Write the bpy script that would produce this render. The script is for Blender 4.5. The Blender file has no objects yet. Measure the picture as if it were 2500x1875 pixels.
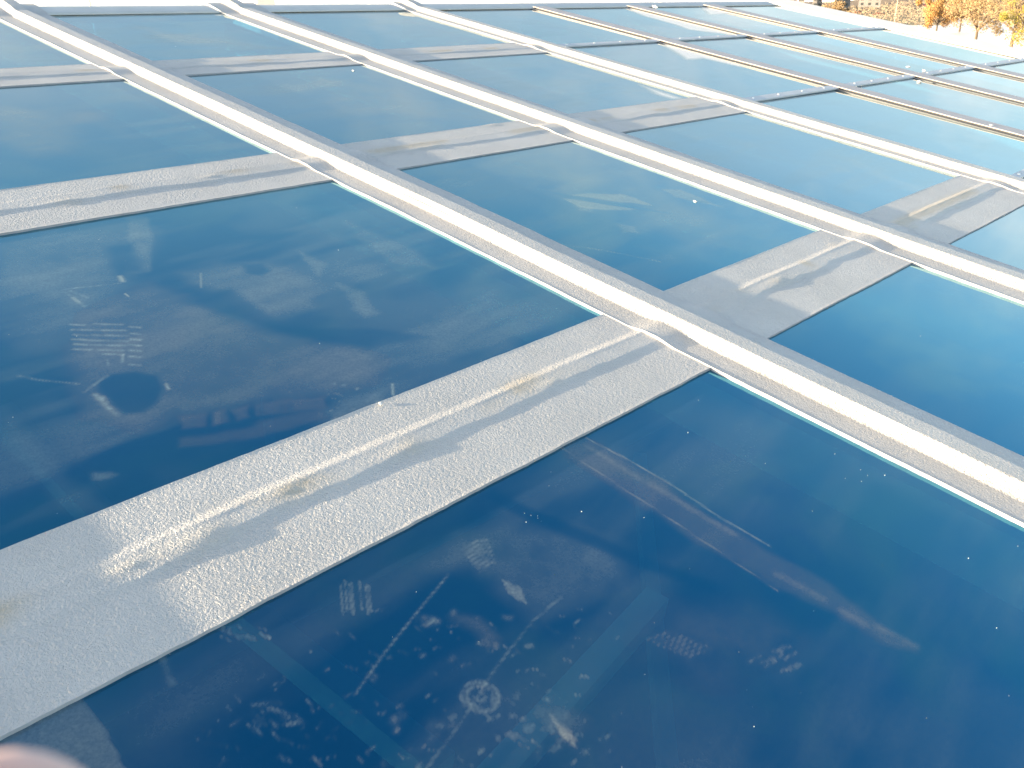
import bpy, bmesh, math, random
import numpy as np
from mathutils import Vector, Matrix, Euler
random.seed(7)
sc = bpy.context.scene

# ------------------------------------------------------------------ camera
H = 0.8                                   # camera's height over the roof plane (m); roof measures below are in units of H
A = math.radians(10.474)                  # roof pitch
CX, CY, FPX = 1250.0, 937.5, 2283.96      # photograph's centre and focal length, in its own pixels
def _ray(x, y):
    return Vector((x - CX, -(y - CY), -FPX)).normalized()
_X = _ray(3600, -10)                      # vanishing point of the cross bars
_V = _ray(-1655, -762)                    # vanishing point of the long bars
_N = _X.cross(_V).normalized()
_Z = (_N * math.cos(A) + _V * math.sin(A)).normalized()
_Y = _Z.cross(_X).normalized()
ROT = Matrix((_X, _Y, _Z))                # camera space -> world
RF = Matrix.Rotation(A, 3, 'X')           # roof space -> world
CAM = RF @ Vector((0, 0, H))
cam_d = bpy.data.cameras.new('camera')
cam = bpy.data.objects.new('camera', cam_d)
sc.collection.objects.link(cam)
cam.matrix_world = Matrix.Translation(CAM) @ ROT.to_4x4()
cam_d.sensor_width = 36
cam_d.lens = 36 * FPX / 2500
cam_d.clip_start = 0.005
cam_d.clip_end = 9000
cam_d.dof.use_dof = True
cam_d.dof.focus_distance = 1.7
cam_d.dof.aperture_fstop = 23
sc.camera = cam

# ------------------------------------------------------------------ light
SUN_R = Vector((-12.3, 8.2, 1.0)).normalized()        # towards the sun, in roof space
SUN = RF @ SUN_R
sun_el = math.asin(SUN.z)
sun_az = math.atan2(SUN.x, SUN.y)                     # clockwise from +Y
w = bpy.data.worlds.new('World'); sc.world = w; w.use_nodes = True
wn = w.node_tree.nodes; wl = w.node_tree.links
sky = wn.new('ShaderNodeTexSky'); sky.sky_type = 'NISHITA'; sky.sun_disc = False
sky.sun_elevation = sun_el; sky.sun_rotation = sun_az
sky.air_density = 1.0; sky.dust_density = 1.6; sky.ozone_density = 0.6; sky.altitude = 100
bg = wn['Background']; bg.inputs[1].default_value = 0.15
# thin high cloud drifting across the sky
_tc = wn.new('ShaderNodeTexCoord'); _mp = wn.new('ShaderNodeMapping'); _mp.inputs['Scale'].default_value = (2.2, 5.5, 9.0); _mp.inputs['Rotation'].default_value = (0, 0, 0.6)
_nz = wn.new('ShaderNodeTexNoise'); _nz.inputs['Scale'].default_value = 1.3; _nz.inputs['Detail'].default_value = 6; _nz.inputs['Roughness'].default_value = 0.55; _nz.inputs['Distortion'].default_value = 0.5
wl.new(_tc.outputs['Generated'], _mp.inputs[0]); wl.new(_mp.outputs[0], _nz.inputs['Vector'])
_mr = wn.new('ShaderNodeMapRange'); _mr.inputs[1].default_value = 0.47; _mr.inputs[2].default_value = 0.75; _mr.inputs[3].default_value = 0.0; _mr.inputs[4].default_value = 0.42; wl.new(_nz.outputs[0], _mr.inputs[0])
_bw = wn.new('ShaderNodeRGBToBW'); wl.new(sky.outputs[0], _bw.inputs[0])
_vm = wn.new('ShaderNodeVectorMath'); _vm.operation = 'SCALE'; _vm.inputs[0].default_value = (1.65, 1.5, 1.38); wl.new(_bw.outputs[0], _vm.inputs['Scale'])
_mx = wn.new('ShaderNodeMix'); _mx.data_type = 'RGBA'; wl.new(_mr.outputs[0], _mx.inputs[0]); wl.new(sky.outputs[0], _mx.inputs[6]); wl.new(_vm.outputs[0], _mx.inputs[7])
wl.new(_mx.outputs[2], bg.inputs[0])
sd = bpy.data.lights.new('sun', 'SUN'); sd.energy = 5.0; sd.angle = math.radians(0.5); sd.color = (1.0, 0.77, 0.50)
so = bpy.data.objects.new('sun', sd); sc.collection.objects.link(so)
so.rotation_euler = SUN.to_track_quat('Z', 'Y').to_euler()
sc.view_settings.view_transform = 'Standard'; sc.view_settings.look = 'None'
sc.view_settings.gamma = 1; sc.view_settings.use_curve_mapping = False
sc.view_settings.exposure = 1.55
sc.cycles.max_bounces = 6

# ------------------------------------------------------------------ helpers
def P(x, y, depth=0.0):
    """a point of the photograph -> where it lies on the roof plane (or on a plane `depth` below it), in units of H"""
    r = RF.transposed() @ (ROT @ _ray(x, y))
    t = (1 + depth) / -r.z
    return r.x * t, r.y * t
def world_at(x, y, dist=None, z=None):
    r = ROT @ _ray(x, y)
    if z is not None: return CAM + r * ((z - CAM.z) / r.z)
    return CAM + r * (dist / math.hypot(r.x, r.y))
def tag(o, label=None, cat=None, group=None, kind=None):
    if label: o['label'] = label
    if cat: o['category'] = cat
    if group: o['group'] = group
    if kind: o['kind'] = kind
    return o
def link(name, me, mat=None, parent=None, smooth=False):
    o = bpy.data.objects.new(name, me); sc.collection.objects.link(o)
    if mat is not None: me.materials.append(mat)
    if parent is not None: o.parent = parent
    if smooth: me.shade_smooth()
    return o
def empty(name, loc=(0, 0, 0), rot=(0, 0, 0), parent=None):
    o = bpy.data.objects.new(name, None); sc.collection.objects.link(o)
    o.location = loc; o.rotation_euler = rot; o.empty_display_size = 0.2
    if parent is not None: o.parent = parent
    return o
def pymesh(name, vs, fs):
    me = bpy.data.meshes.new(name); me.from_pydata([tuple(v) for v in vs], [], fs); me.update(); return me
def grid_mesh(name, co, ni, nj):
    """co: (ni*nj, 3) array, row-major"""
    me = bpy.data.meshes.new(name)
    i, j = np.meshgrid(np.arange(ni - 1), np.arange(nj - 1), indexing='ij')
    a = (i * nj + j).ravel()
    quads = np.stack([a, a + nj, a + nj + 1, a + 1], 1).astype(np.int32)
    me.vertices.add(ni * nj); me.vertices.foreach_set('co', co.astype(np.float32).ravel())
    n = len(quads); me.loops.add(n * 4); me.polygons.add(n)
    me.loops.foreach_set('vertex_index', quads.ravel())
    me.polygons.foreach_set('loop_start', np.arange(0, n * 4, 4, dtype=np.int32))
    me.polygons.foreach_set('loop_total', np.full(n, 4, dtype=np.int32))
    me.update(calc_edges=True); me.validate()
    return me
class MB:
    def __init__(s): s.v = []; s.f = []
    def box(s, x0, x1, y0, y1, z0, z1, M=None):
        b = len(s.v)
        c = [Vector((x, y, z)) for z in (z0, z1) for y in (y0, y1) for x in (x0, x1)]
        if M: c = [M @ p for p in c]
        s.v += c
        s.f += [tuple(b + k for k in q) for q in ((0, 2, 3, 1), (4, 5, 7, 6), (0, 1, 5, 4), (2, 6, 7, 3), (0, 4, 6, 2), (1, 3, 7, 5))]
        return s
    def tube(s, p, q, r0, r1=None, n=8):
        p, q = Vector(p), Vector(q); r1 = r0 if r1 is None else r1
        d = (q - p).normalized(); a = d.orthogonal().normalized(); c = d.cross(a); b = len(s.v)
        for o, r in ((p, r0), (q, r1)):
            for k in range(n):
                t = 2 * math.pi * k / n; s.v.append(o + a * (r * math.cos(t)) + c * (r * math.sin(t)))
        for k in range(n):
            k2 = (k + 1) % n; s.f.append((b + k, b + k2, b + n + k2, b + n + k))
        s.f.append(tuple(b + k for k in reversed(range(n)))); s.f.append(tuple(b + n + k for k in range(n)))
        return s
    def beam(s, p, q, wd, ht):
        p, q = Vector(p), Vector(q); d = (q - p); L = d.length; d.normalize()
        up = Vector((0, 0, 1)); sx = d.cross(up).normalized(); u2 = sx.cross(d)
        M = Matrix((sx, d, u2)).transposed().to_4x4(); M.translation = p
        return s.box(-wd / 2, wd / 2, 0, L, -ht / 2, ht / 2, M)
    def build(s, name, mat, parent=None, smooth=False):
        return link(name, pymesh(name, s.v, s.f), mat, parent, smooth)
def bevel(o, wdt, seg=2):
    m = o.modifiers.new('edge', 'BEVEL'); m.width = wdt; m.segments = seg; m.limit_method = 'ANGLE'

# lattice noise in numpy
_rng = np.random.RandomState(3)
_LAT = _rng.rand(256, 256)
def vnoise(x, y):
    xi = np.floor(x).astype(int); yi = np.floor(y).astype(int)
    fx = x - xi; fy = y - yi; fx = fx * fx * (3 - 2 * fx); fy = fy * fy * (3 - 2 * fy)
    g = lambda a, b: _LAT[a % 256, b % 256]
    return (g(xi, yi) * (1 - fx) + g(xi + 1, yi) * fx) * (1 - fy) + (g(xi, yi + 1) * (1 - fx) + g(xi + 1, yi + 1) * fx) * fy
def fbm(x, y, o=4):
    s = 0; a = 0.5; t = 0
    for k in range(o):
        s = s + a * vnoise(x + 17.3 * k, y + 5.1 * k); t += a; x = x * 2.03; y = y * 2.03; a *= 0.5
    return s / t
def sstep(a, b, x):
    t = np.clip((x - a) / (b - a), 0, 1); return t * t * (3 - 2 * t)

# ------------------------------------------------------------------ materials
def mat_new(name):
    m = bpy.data.materials.new(name); m.use_nodes = True
    nt = m.node_tree; return m, nt.nodes, nt.links, nt.nodes['Principled BSDF']
def ramp(N, L, src, stops):
    r = N.new('ShaderNodeValToRGB'); e = r.color_ramp.elements
    e[0].position, e[0].color = stops[0][0], (*stops[0][1], 1)
    e[1].position, e[1].color = stops[-1][0], (*stops[-1][1], 1)
    for p, c in stops[1:-1]:
        x = e.new(p); x.color = (*c, 1)
    L.new(src, r.inputs[0]); return r.outputs[0]
def noise(N, L, scale, detail=4, rough=0.5, vec=None, dim='3D'):
    t = N.new('ShaderNodeTexNoise'); t.inputs['Scale'].default_value = scale
    t.inputs['Detail'].default_value = detail; t.inputs['Roughness'].default_value = rough
    if vec is not None: L.new(vec, t.inputs['Vector'])
    return t
def simple(name, c0, c1, scale=8, rough=0.7, metal=0.0, bump=0.0, bscale=60, spec=0.5):
    m, N, L, B = mat_new(name)
    tc = N.new('ShaderNodeTexCoord')
    n = noise(N, L, scale, 5, 0.6, tc.outputs['Object'])
    L.new(ramp(N, L, n.outputs[0], [(0.3, c0), (0.7, c1)]), B.inputs['Base Color'])
    B.inputs['Roughness'].default_value = rough; B.inputs['Metallic'].default_value = metal
    B.inputs['Specular IOR Level'].default_value = spec
    if bump:
        n2 = noise(N, L, bscale, 3, 0.6, tc.outputs['Object'])
        b = N.new('ShaderNodeBump'); b.inputs['Strength'].default_value = bump; b.inputs['Distance'].default_value = 0.3 / bscale
        L.new(n2.outputs[0], b.inputs['Height']); L.new(b.outputs[0], B.inputs['Normal'])
    return m

def tape_material():
    m, N, L, B = mat_new('embossed aluminium tape')
    tc = N.new('ShaderNodeTexCoord'); ob = tc.outputs['Object']
    big = noise(N, L, 5, 5, 0.6, ob)
    spots = noise(N, L, 23, 6, 0.7, ob)
    base = ramp(N, L, big.outputs[0], [(0.3, (0.55, 0.55, 0.545)), (0.7, (0.63, 0.63, 0.625))])
    dirt = ramp(N, L, spots.outputs[0], [(0.0, (0, 0, 0)), (0.62, (0, 0, 0)), (0.78, (0.45, 0.45, 0.45))])
    mx = N.new('ShaderNodeMix'); mx.data_type = 'RGBA'
    L.new(dirt, mx.inputs[0]); L.new(base, mx.inputs[6]); mx.inputs[7].default_value = (0.42, 0.38, 0.32, 1)
    at = N.new('ShaderNodeAttribute'); at.attribute_name = 'dirt'
    dn = noise(N, L, 90, 4, 0.7, ob)
    dm = N.new('ShaderNodeMath'); dm.operation = 'MULTIPLY'; L.new(at.outputs['Fac'], dm.inputs[0]); L.new(dn.outputs[0], dm.inputs[1])
    mx2 = N.new('ShaderNodeMix'); mx2.data_type = 'RGBA'
    L.new(dm.outputs[0], mx2.inputs[0]); L.new(mx.outputs[2], mx2.inputs[6]); mx2.inputs[7].default_value = (0.52, 0.44, 0.31, 1)
    L.new(mx2.outputs[2], B.inputs['Base Color'])
    B.inputs['Metallic'].default_value = 0.25; B.inputs['Roughness'].default_value = 0.5
    g1 = noise(N, L, 280, 2.5, 0.6, ob); g1.inputs['Distortion'].default_value = 0.6
    g2 = noise(N, L, 135, 3, 0.6, ob)
    b2 = N.new('ShaderNodeBump'); b2.inputs['Strength'].default_value = 0.8; b2.inputs['Distance'].default_value = 0.0034
    L.new(g2.outputs[0], b2.inputs['Height'])
    b1 = N.new('ShaderNodeBump'); b1.inputs['Strength'].default_value = 1.0; b1.inputs['Distance'].default_value = 0.0031
    L.new(g1.outputs[0], b1.inputs['Height']); L.new(b2.outputs[0], b1.inputs['Normal'])
    L.new(b1.outputs[0], B.inputs['Normal'])
    return m
M_TAPE = tape_material()
M_CAP = simple('pale coated aluminium cap', (0.46, 0.43, 0.43), (0.54, 0.51, 0.51), 12, 0.55, 0.0, 0.05, 200)
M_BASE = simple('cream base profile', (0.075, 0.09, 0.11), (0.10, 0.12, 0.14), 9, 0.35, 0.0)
M_BUTYL = simple('grey butyl edge', (0.36, 0.38, 0.42), (0.46, 0.48, 0.52), 30, 0.8)
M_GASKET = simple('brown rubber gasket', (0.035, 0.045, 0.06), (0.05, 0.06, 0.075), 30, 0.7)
M_CROSSCAP = simple('blue grey coated aluminium cap', (0.50, 0.53, 0.57), (0.58, 0.60, 0.64), 12, 0.45, 0.2, 0.1, 200)
M_FLASH = simple('grey ridge flashing', (0.58, 0.61, 0.62), (0.66, 0.68, 0.69), 9, 0.6, 0.1, 0.2, 120)
M_VERGE = simple('white verge flashing', (0.78, 0.77, 0.74), (0.84, 0.83, 0.80), 6, 0.5, 0.0, 0.1, 90)
M_SCREW = simple('zinc screw head', (0.80, 0.80, 0.78), (0.90, 0.90, 0.88), 50, 0.25, 0.6)
M_STEEL = simple('white painted steel', (0.62, 0.66, 0.68), (0.72, 0.75, 0.76), 5, 0.5)
M_FLOOR = simple('dark hall floor', (0.05, 0.055, 0.06), (0.09, 0.09, 0.09), 0.7, 0.6)
M_WALL = simple('pale render wall', (0.62, 0.60, 0.56), (0.70, 0.68, 0.64), 2, 0.85, 0, 0.2, 60)

def glass_material():
    m, N, L, B = mat_new('blue reflective glass')
    N.remove(B); out = N['Material Output']
    tc = N.new('ShaderNodeTexCoord'); ob = tc.outputs['Object']
    # body: tinted, half scattering, half clear
    tr = N.new('ShaderNodeBsdfTransparent'); tr.inputs[0].default_value = (0.04, 0.25, 0.42, 1)
    df = N.new('ShaderNodeBsdfDiffuse'); df.inputs[0].default_value = (0.002, 0.040, 0.125, 1)
    body = N.new('ShaderNodeMixShader'); body.inputs[0].default_value = 0.55
    L.new(tr.outputs[0], body.inputs[1]); L.new(df.outputs[0], body.inputs[2])
    gl = N.new('ShaderNodeBsdfGlossy'); gl.inputs['Roughness'].default_value = 0.012
    lw = N.new('ShaderNodeFresnel'); lw.inputs[0].default_value = 1.52
    L.new(ramp(N, L, lw.outputs[0], [(0.05, (0.03, 0.50, 0.88)), (0.18, (0.38, 0.80, 0.93)), (0.28, (0.74, 0.93, 0.97)), (0.5, (0.76, 0.82, 0.86))]), gl.inputs[0])
    wob = noise(N, L, 2.2, 2, 0.5, ob)
    bp = N.new('ShaderNodeBump'); bp.inputs['Strength'].default_value = 0.12; bp.inputs['Distance'].default_value = 0.01
    L.new(wob.outputs[0], bp.inputs['Height']); L.new(bp.outputs[0], gl.inputs['Normal'])
    fr = N.new('ShaderNodeFresnel'); fr.inputs[0].default_value = 1.52
    ma = N.new('ShaderNodeMapRange'); ma.inputs[1].default_value = 0; L.new(ramp(N, L, fr.outputs[0], [(0.04, (.20,) * 3), (0.18, (.49,) * 3), (0.45, (.60,) * 3), (1.0, (.95,) * 3)]), ma.inputs[0])
    s1 = N.new('ShaderNodeMixShader'); L.new(ma.outputs[0], s1.inputs[0]); L.new(body.outputs[0], s1.inputs[1]); L.new(gl.outputs[0], s1.inputs[2])
    # dust lying on it, with painted glare and reflections in the same mask
    at = N.new('ShaderNodeAttribute'); at.attribute_name = 'dust_and_glare'
    sep = N.new('ShaderNodeSeparateColor'); L.new(at.outputs['Color'], sep.inputs[0])
    fine = noise(N, L, 260, 4, 0.7, ob)
    fr2 = N.new('ShaderNodeMapRange'); L.new(fine.outputs[0], fr2.inputs[0]); fr2.inputs[1].default_value = 0.25; fr2.inputs[2].default_value = 0.75; fr2.inputs[3].default_value = 0.55; fr2.inputs[4].default_value = 1.25
    mu = N.new('ShaderNodeMath'); mu.operation = 'MULTIPLY'; mu.use_clamp = True
    L.new(sep.outputs[0], mu.inputs[0]); L.new(fr2.outputs[0], mu.inputs[1])
    cm = N.new('ShaderNodeMix'); cm.data_type = 'RGBA'; L.new(sep.outputs[1], cm.inputs[0])
    cm.inputs[6].default_value = (0.47, 0.55, 0.50, 1); cm.inputs[7].default_value = (0.52, 0.38, 0.28, 1)
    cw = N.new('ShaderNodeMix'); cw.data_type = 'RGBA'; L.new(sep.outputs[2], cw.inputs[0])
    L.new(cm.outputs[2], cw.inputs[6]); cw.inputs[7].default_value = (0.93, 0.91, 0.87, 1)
    dd = N.new('ShaderNodeBsdfDiffuse'); L.new(cw.outputs[2], dd.inputs[0])
    s2 = N.new('ShaderNodeMixShader'); L.new(mu.outputs[0], s2.inputs[0]); L.new(s1.outputs[0], s2.inputs[1]); L.new(dd.outputs[0], s2.inputs[2])
    L.new(s2.outputs[0], out.inputs[0])
    return m
M_GLASS = glass_material()
M_EDGE = simple('glass edge seal', (0.03, 0.035, 0.04), (0.05, 0.055, 0.06), 20, 0.6)

# ------------------------------------------------------------------ the roof's grid (units of H)
# long bars: name, base left, top left, top right, base right, height, tape left, tape right
LONG = [
    dict(c=-1.24, b=(-1.30, -1.26, -1.20, -1.18), z=.030, tape=(-1.38, -1.08)),
    dict(c=0.05, b=(0.005, 0.035, 0.085, 0.10), z=.031, tape=(-0.09, 0.168)),
    dict(c=1.95, b=(1.920, 1.946, 2.004, 2.014), z=.028, tape=(1.842, 2.112)),
    dict(c=3.245, b=(3.204, 3.234, 3.297, 3.31), z=.028, tape=(3.108, 3.43)),
    dict(c=4.66, b=(4.592, 4.620, 4.688, 4.70), z=.027, tape=(4.528, 4.735)),
    dict(c=5.925, w=(5.850, 6.005), z=.015),
    dict(c=7.15, w=(7.065, 7.245), z=.015),
    dict(c=8.38, w=(8.275, 8.490), z=.015),
]
UG0, UG1 = 9.66, 10.0                     # verge flashing
VE, VR0, VR1 = -0.45, 5.225, 5.37         # eave, ridge flashing
def pv(k, u):                             # centre line of cross bar k at u
    return (1.062 + 0.0225 * u, 2.600 + 0.006 * u, 4.005 + 0.004 * u)[k]
CROSS = [
    dict(b=(-.024, -.010, .042, .065), z=.0046, t=(-.168, .168), cap=(-.03, .045)),
    dict(b=(-.022, -.010, .047, .057), z=.0046, t=(-.155, .160), cap=(-.055, .055)),
    dict(b=(-.020, -.010, .043, .053), z=.0046, t=(-.130, .145), cap=(-.05, .045)),
]
CR_U = (-1.24, 4.66)                      # taped stretch of the cross bars
LUMPS = []                                # bulges of filler under the tape: (u, v, radius_u, radius_v, height)
for (x, y, s) in ((1352, 925, .8), (1000, 1085, 1.2), (500, 1300, 1.6), (1905, 680, 1.4), (2040, 590, .9), (1210, 298, 1.2), (1060, 352, 1.1), (1600, 275, 1.0), (2230, 548, 1.0), (2340, 500, .8),
                  (180, 590, 1.0), (160, 485, 1.1), (180, 488, .9), (520, 425, 1.0), (320, 1370, .9), (700, 1190, .8)):
    u, v = P(x, y)
    LUMPS.append((u * .985, v * .985, .035 * s, .015 * s, .0022 * s))

def trap(t, b, z, pw=1.0):
    lin = lambda a, c: np.clip((t - a) / (c - a), 0, 1)
    up = lin(b[0], b[1]) ** pw
    dn = 1 - (.7 * lin(b[2], b[3]) + .3 * sstep(b[2], b[3], t))
    return z * np.minimum(up, dn)
def z_cross(u, v):
    z = np.zeros_like(u)
    for k, c in enumerate(CROSS):
        t = v - pv(k, u)
        wob = (vnoise(u * 7.0 + 31 * k, u * 0 + 3.3) - .5)
        t2 = t + np.where(t < .015, 0.022 * wob + .008 * (vnoise(u * 23 + 3 * k, u * 0) - .5), .006 * wob)
        hz = c['z'] * (1 + .9 * (vnoise(u * 4.3 + 11 * k, u * 0 + 9.1) - .5))
        zz = trap(t2, c['b'], 1.0) * hz * (.78 + .22 * np.clip((t + .01) / .05, 0, 1))
        # little lip along the far edge
        zz = zz + .0010 * vnoise(u * 11 + k, u * 0 + 4) * np.exp(-((t - c['b'][2]) / .007) ** 2)
        z = np.maximum(z, zz)
    for (lu, lv, ru, rv, lh) in LUMPS:
        d = ((u - lu) / np.where(u > lu, ru * .7, ru * 1.6)) ** 2 + ((v - lv) / rv) ** 2
        z = z + lh * np.exp(-d * 1.3)
    return z
def z_cross_soft(u, v):
    z = np.zeros_like(u)
    for k, c in enumerate(CROSS):
        b = c['b']; t = v - pv(k, u)
        z = np.maximum(z, 1.7 * c['z'] * np.minimum(sstep(b[0] - .05, b[1] + .012, t), 1 - sstep(b[2] - .012, b[3] + .03, t)))
    return z
def z_long(u, v, L):
    wob = .006 * (vnoise(v * 2.2 + L['c'] * 7, v * 0 + 1.7) - .5)
    return trap(u + wob, L['b'], L['z'], 1.35)
def smax(a, b, k=.006):
    h = np.clip(.5 + .5 * (a - b) / k, 0, 1); return b * (1 - h) + a * h + k * h * (1 - h)

roof = empty('glass_roofed_building', (0, 0, 0), (A, 0, 0))
tag(roof, 'building under a low pitched roof of blue reflective glass panes with silver taped bars', 'building', kind='thing')

def bow(v):                               # the nearest bar is not quite straight
    return np.interp(v, (-.5, .2, 1.2, 2.1, 3.5, 5.5), (-.022, -.016, .002, .018, .012, .0))

def tape_strip(name, edge0, edge1, s0, s1, long_, mat, step, ncr, parent, lift, L=None, label=None):
    """a strip of foil tape draped over the bars; edge0/edge1(s) give its two sides"""
    ns = max(3, int((s1 - s0) / step)); s = np.linspace(s0, s1, ns)
    t = np.linspace(0, 1, ncr)
    S, T = np.meshgrid(s, t, indexing='ij')
    jit = lambda seed: .0045 * (fbm(S * 9 + seed, S * 0 + seed, 3) - .5) + .0010 * (vnoise(S * 60 + seed, S * 0) - .5)
    E0 = edge0(S) + jit(3.7 + (L['c'] if L else s0)); E1 = edge1(S) + jit(8.9 + (L['c'] if L else s1))
    C = E0 + (E1 - E0) * T
    U, V = (C, S) if long_ else (S, C)
    if long_:
        zl = z_long(U, V, L); zc = z_cross_soft(U, V)
        z = np.sqrt(zl ** 2 + (zc * (1 - .45 * np.clip(zl / L['z'], 0, 1))) ** 2)
        on_ridge = sstep(VR0 - .03, VR0 + .03, V) * .010 + sstep(VR0, VR1, V) * .012
        z = z + on_ridge
    else:
        z = z_cross(U, V)
    z = z + lift + .0007 * (fbm(U * 14, V * 14, 3) - .5)
    edge = np.minimum(T, 1 - T) * abs((E1 - E0)) 
    # curled rim of the tape
    z = z + .0028 * np.exp(-(edge / .005) ** 2) * (.55 if long_ else .35) * (.35 + vnoise(S * 6 + 5, T * 0) * .8)
    if long_ and abs(L['c'] - 1.95) < .01: U = U + bow(V)
    co = np.stack([U, V, z], -1) * H
    sk0 = co[:, :1].copy(); sk0[..., 2] = -.0035; sk1 = co[:, -1:].copy(); sk1[..., 2] = -.0035
    co = np.concatenate([sk0, co, sk1], 1)
    me = grid_mesh(name, co.reshape(-1, 3), ns, ncr + 2)
    mi = np.zeros((ns - 1, ncr + 1), np.int32); mi[:, 0] = 1; mi[:, -1] = 1
    if not long_: me.flip_normals()
    a = me.attributes.new('dirt', 'FLOAT', 'POINT')
    d = np.zeros((ns, ncr + 2))
    if not long_:
        for k in range(3):
            tt = V - pv(k, U)
            if abs(float(tt.mean())) < .3:
                dd = np.exp(-((tt - .035) / .03) ** 2) * sstep(.45, .75, fbm(U * 5 + 2, V * 5 + k, 3)) * 1.5
                for (lu, lv, ru, rv, lh) in LUMPS:
                    dd = dd + .35 * np.exp(-((U - lu) / (ru * 1.1)) ** 2 - ((V - lv) / (rv * 1.2)) ** 2)
                d[:, 1:-1] = np.clip(dd, 0, 1)
    else:
        dd = np.exp(-((U - L['b'][0]) / .02) ** 2) * .15 * sstep(.35, .7, fbm(V * 6, U * 6 + 3, 3))
        d[:, 1:-1] = np.clip(dd, 0, 1)
    a.data.foreach_set('value', d.astype(np.float32).ravel())
    o = link(name, me, mat, parent, True)
    me.materials.append(M_BUTYL); me.polygons.foreach_set('material_index', mi.ravel())
    try:
        me.set_sharp_from_angle(angle=math.radians(50))
    except Exception: pass
    return tag(o, label)

# long bars (parts) with their tape (sub-parts)
lab = {0: None, 1: None, 2: 'nearest long bar, under wide silver tape from corner to corner', 3: 'second long bar, under silver tape', 4: 'third long bar, under narrower silver tape',
       5: 'bare pale capped bar beside the taped ones', 6: 'bare pale capped bar in the middle of the untaped three', 7: 'bare pale capped bar next to the white verge'}
for i, L in enumerate(LONG):
    if 'tape' in L:
        b = L['b']
        bar = MB().box(b[1] * H + .002, b[2] * H - .002, VE * H, VR0 * H, -.004, (L['z'] - .009) * H).build('glazing_bar', M_CAP, roof)
        tag(bar, lab[i])
        near = i in (1, 2, 3)
        tape_strip('sealing_tape', lambda s, L=L: s * 0 + L['tape'][0], lambda s, L=L: s * 0 + L['tape'][1], VE, VR1 + .02, True, M_TAPE, .009 if near else .016, 120 if near else 90, bar, .0048, L)
    else:
        u0, u1 = L['w']; z = L['z']
        m = MB()
        m.box(u0 * H, u1 * H, VE * H, (VR0 + .02) * H, .0077, z * H)
        bar = m.build('glazing_bar', M_CAP, roof); bevel(bar, .0012)
        tag(bar, lab[i])
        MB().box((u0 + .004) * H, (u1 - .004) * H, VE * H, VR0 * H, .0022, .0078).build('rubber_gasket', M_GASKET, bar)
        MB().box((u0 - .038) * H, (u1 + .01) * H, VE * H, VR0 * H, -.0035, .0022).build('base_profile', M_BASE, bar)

# cross bars
seg_edges = [L['c'] for L in LONG] + [UG0]
for k, c in enumerate(CROSS):
    lb = ('nearest cross bar, under wide silver tape with a filler ridge', 'middle cross bar, silver tape at first and bare blue grey cap beyond', 'far cross bar, silver tape at first and bare blue grey cap beyond')[k]
    u0, u1 = CR_U
    # core under the tape, one length per bay
    m = MB()
    for a_, b_ in zip(seg_edges[:4], seg_edges[1:5]):
        M = Matrix(((1, 0, 0, 0), (0, 1, 0, 0), (0, 0, 1, 0), (0, 0, 0, 1)))
        m.beam(((a_ + .07) * H, pv(k, a_) * H + .01, .001), ((b_ - .08) * H, pv(k, b_) * H + .01, .001), .03, .004)
    bar = m.build('cross_bar', M_CROSSCAP, roof); tag(bar, lb)
    tape_strip('sealing_tape', lambda s, k=k, c=c: pv(k, s) + c['t'][0], lambda s, k=k, c=c: pv(k, s) + c['t'][1], u0, u1 - .02, False, M_TAPE, .010 if k == 0 else .014, 110 if k == 0 else 80, bar, .0030)
    # bare cap beyond the third long bar, one length per bay
    for a_, b_ in zip((4.66, 5.925, 7.15, 8.38), (5.925, 7.15, 8.38, UG0)):
        g0 = .05 if a_ < 5 else .085; g1 = .075 if b_ < 7 else .095
        pa = Vector(((a_ + g0) * H, (pv(k, a_) + sum(c['cap']) / 2) * H, .0026)); pb = Vector(((b_ - g1 if b_ != UG0 else b_ + .01) * H, (pv(k, b_) + sum(c['cap']) / 2) * H, .0026))
        cap = MB().beam(pa, pb, (c['cap'][1] - c['cap'][0]) * H * .62, .0102).build('cross_cap', M_CROSSCAP, bar); bevel(cap, .0035, 3)
        n = 4
        for q in range(n):
            pp = pa.lerp(pb, (q + .5) / n); pp.z = .0077
            if True:
                s_ = MB(); s_.tube(pp, pp + Vector((0, 0, .004)), .006, .004, 8)
                s_.build('screw', M_SCREW, bar)

# ridge flashing
m = MB(); prof = [(VR0, .0005), (VR0, .008), (VR0 + .05, .009), (VR0 + .055, .011), (VR1 - .02, .016), (VR1, .017), (VR1 + .06, .006), (VR1 + .5, -.16), (VR1 + .5, -.17)]
nu = 60; us = np.linspace(-1.4, UG1, nu)
co = np.array([[(u * H, v * H, z * H) for (v, z) in prof] for u in us]).reshape(-1, 3)
me = grid_mesh('ridge_flashing', co, nu, len(prof))
rf = link('ridge_flashing', me, M_FLASH, roof)
# verge flashing: raised white strip with a drip edge
m = MB(); _pr = [(UG0 * H, .0005), (UG0 * H, .006), (UG0 * H + .012, .014), (UG1 * H - .03, .034), (UG1 * H, .037), (UG1 * H, .0005)]
for _y in (VE * H, (VR1 + .02) * H): m.v += [Vector((x_, _y, z_)) for x_, z_ in _pr]
m.f += [(k_, k_ + 1, k_ + 7, k_ + 6) for k_ in range(5)] + [(5, 0, 6, 11), (0, 5, 4, 3, 2, 1), (6, 7, 8, 9, 10, 11)]
vg = m.build('verge_flashing', M_VERGE, roof)
MB().box(UG1 * H + .0005, UG1 * H + .004, VE * H, (VR1 + .02) * H, -.16, .034).build('drip_edge', M_VERGE, vg)

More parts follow.
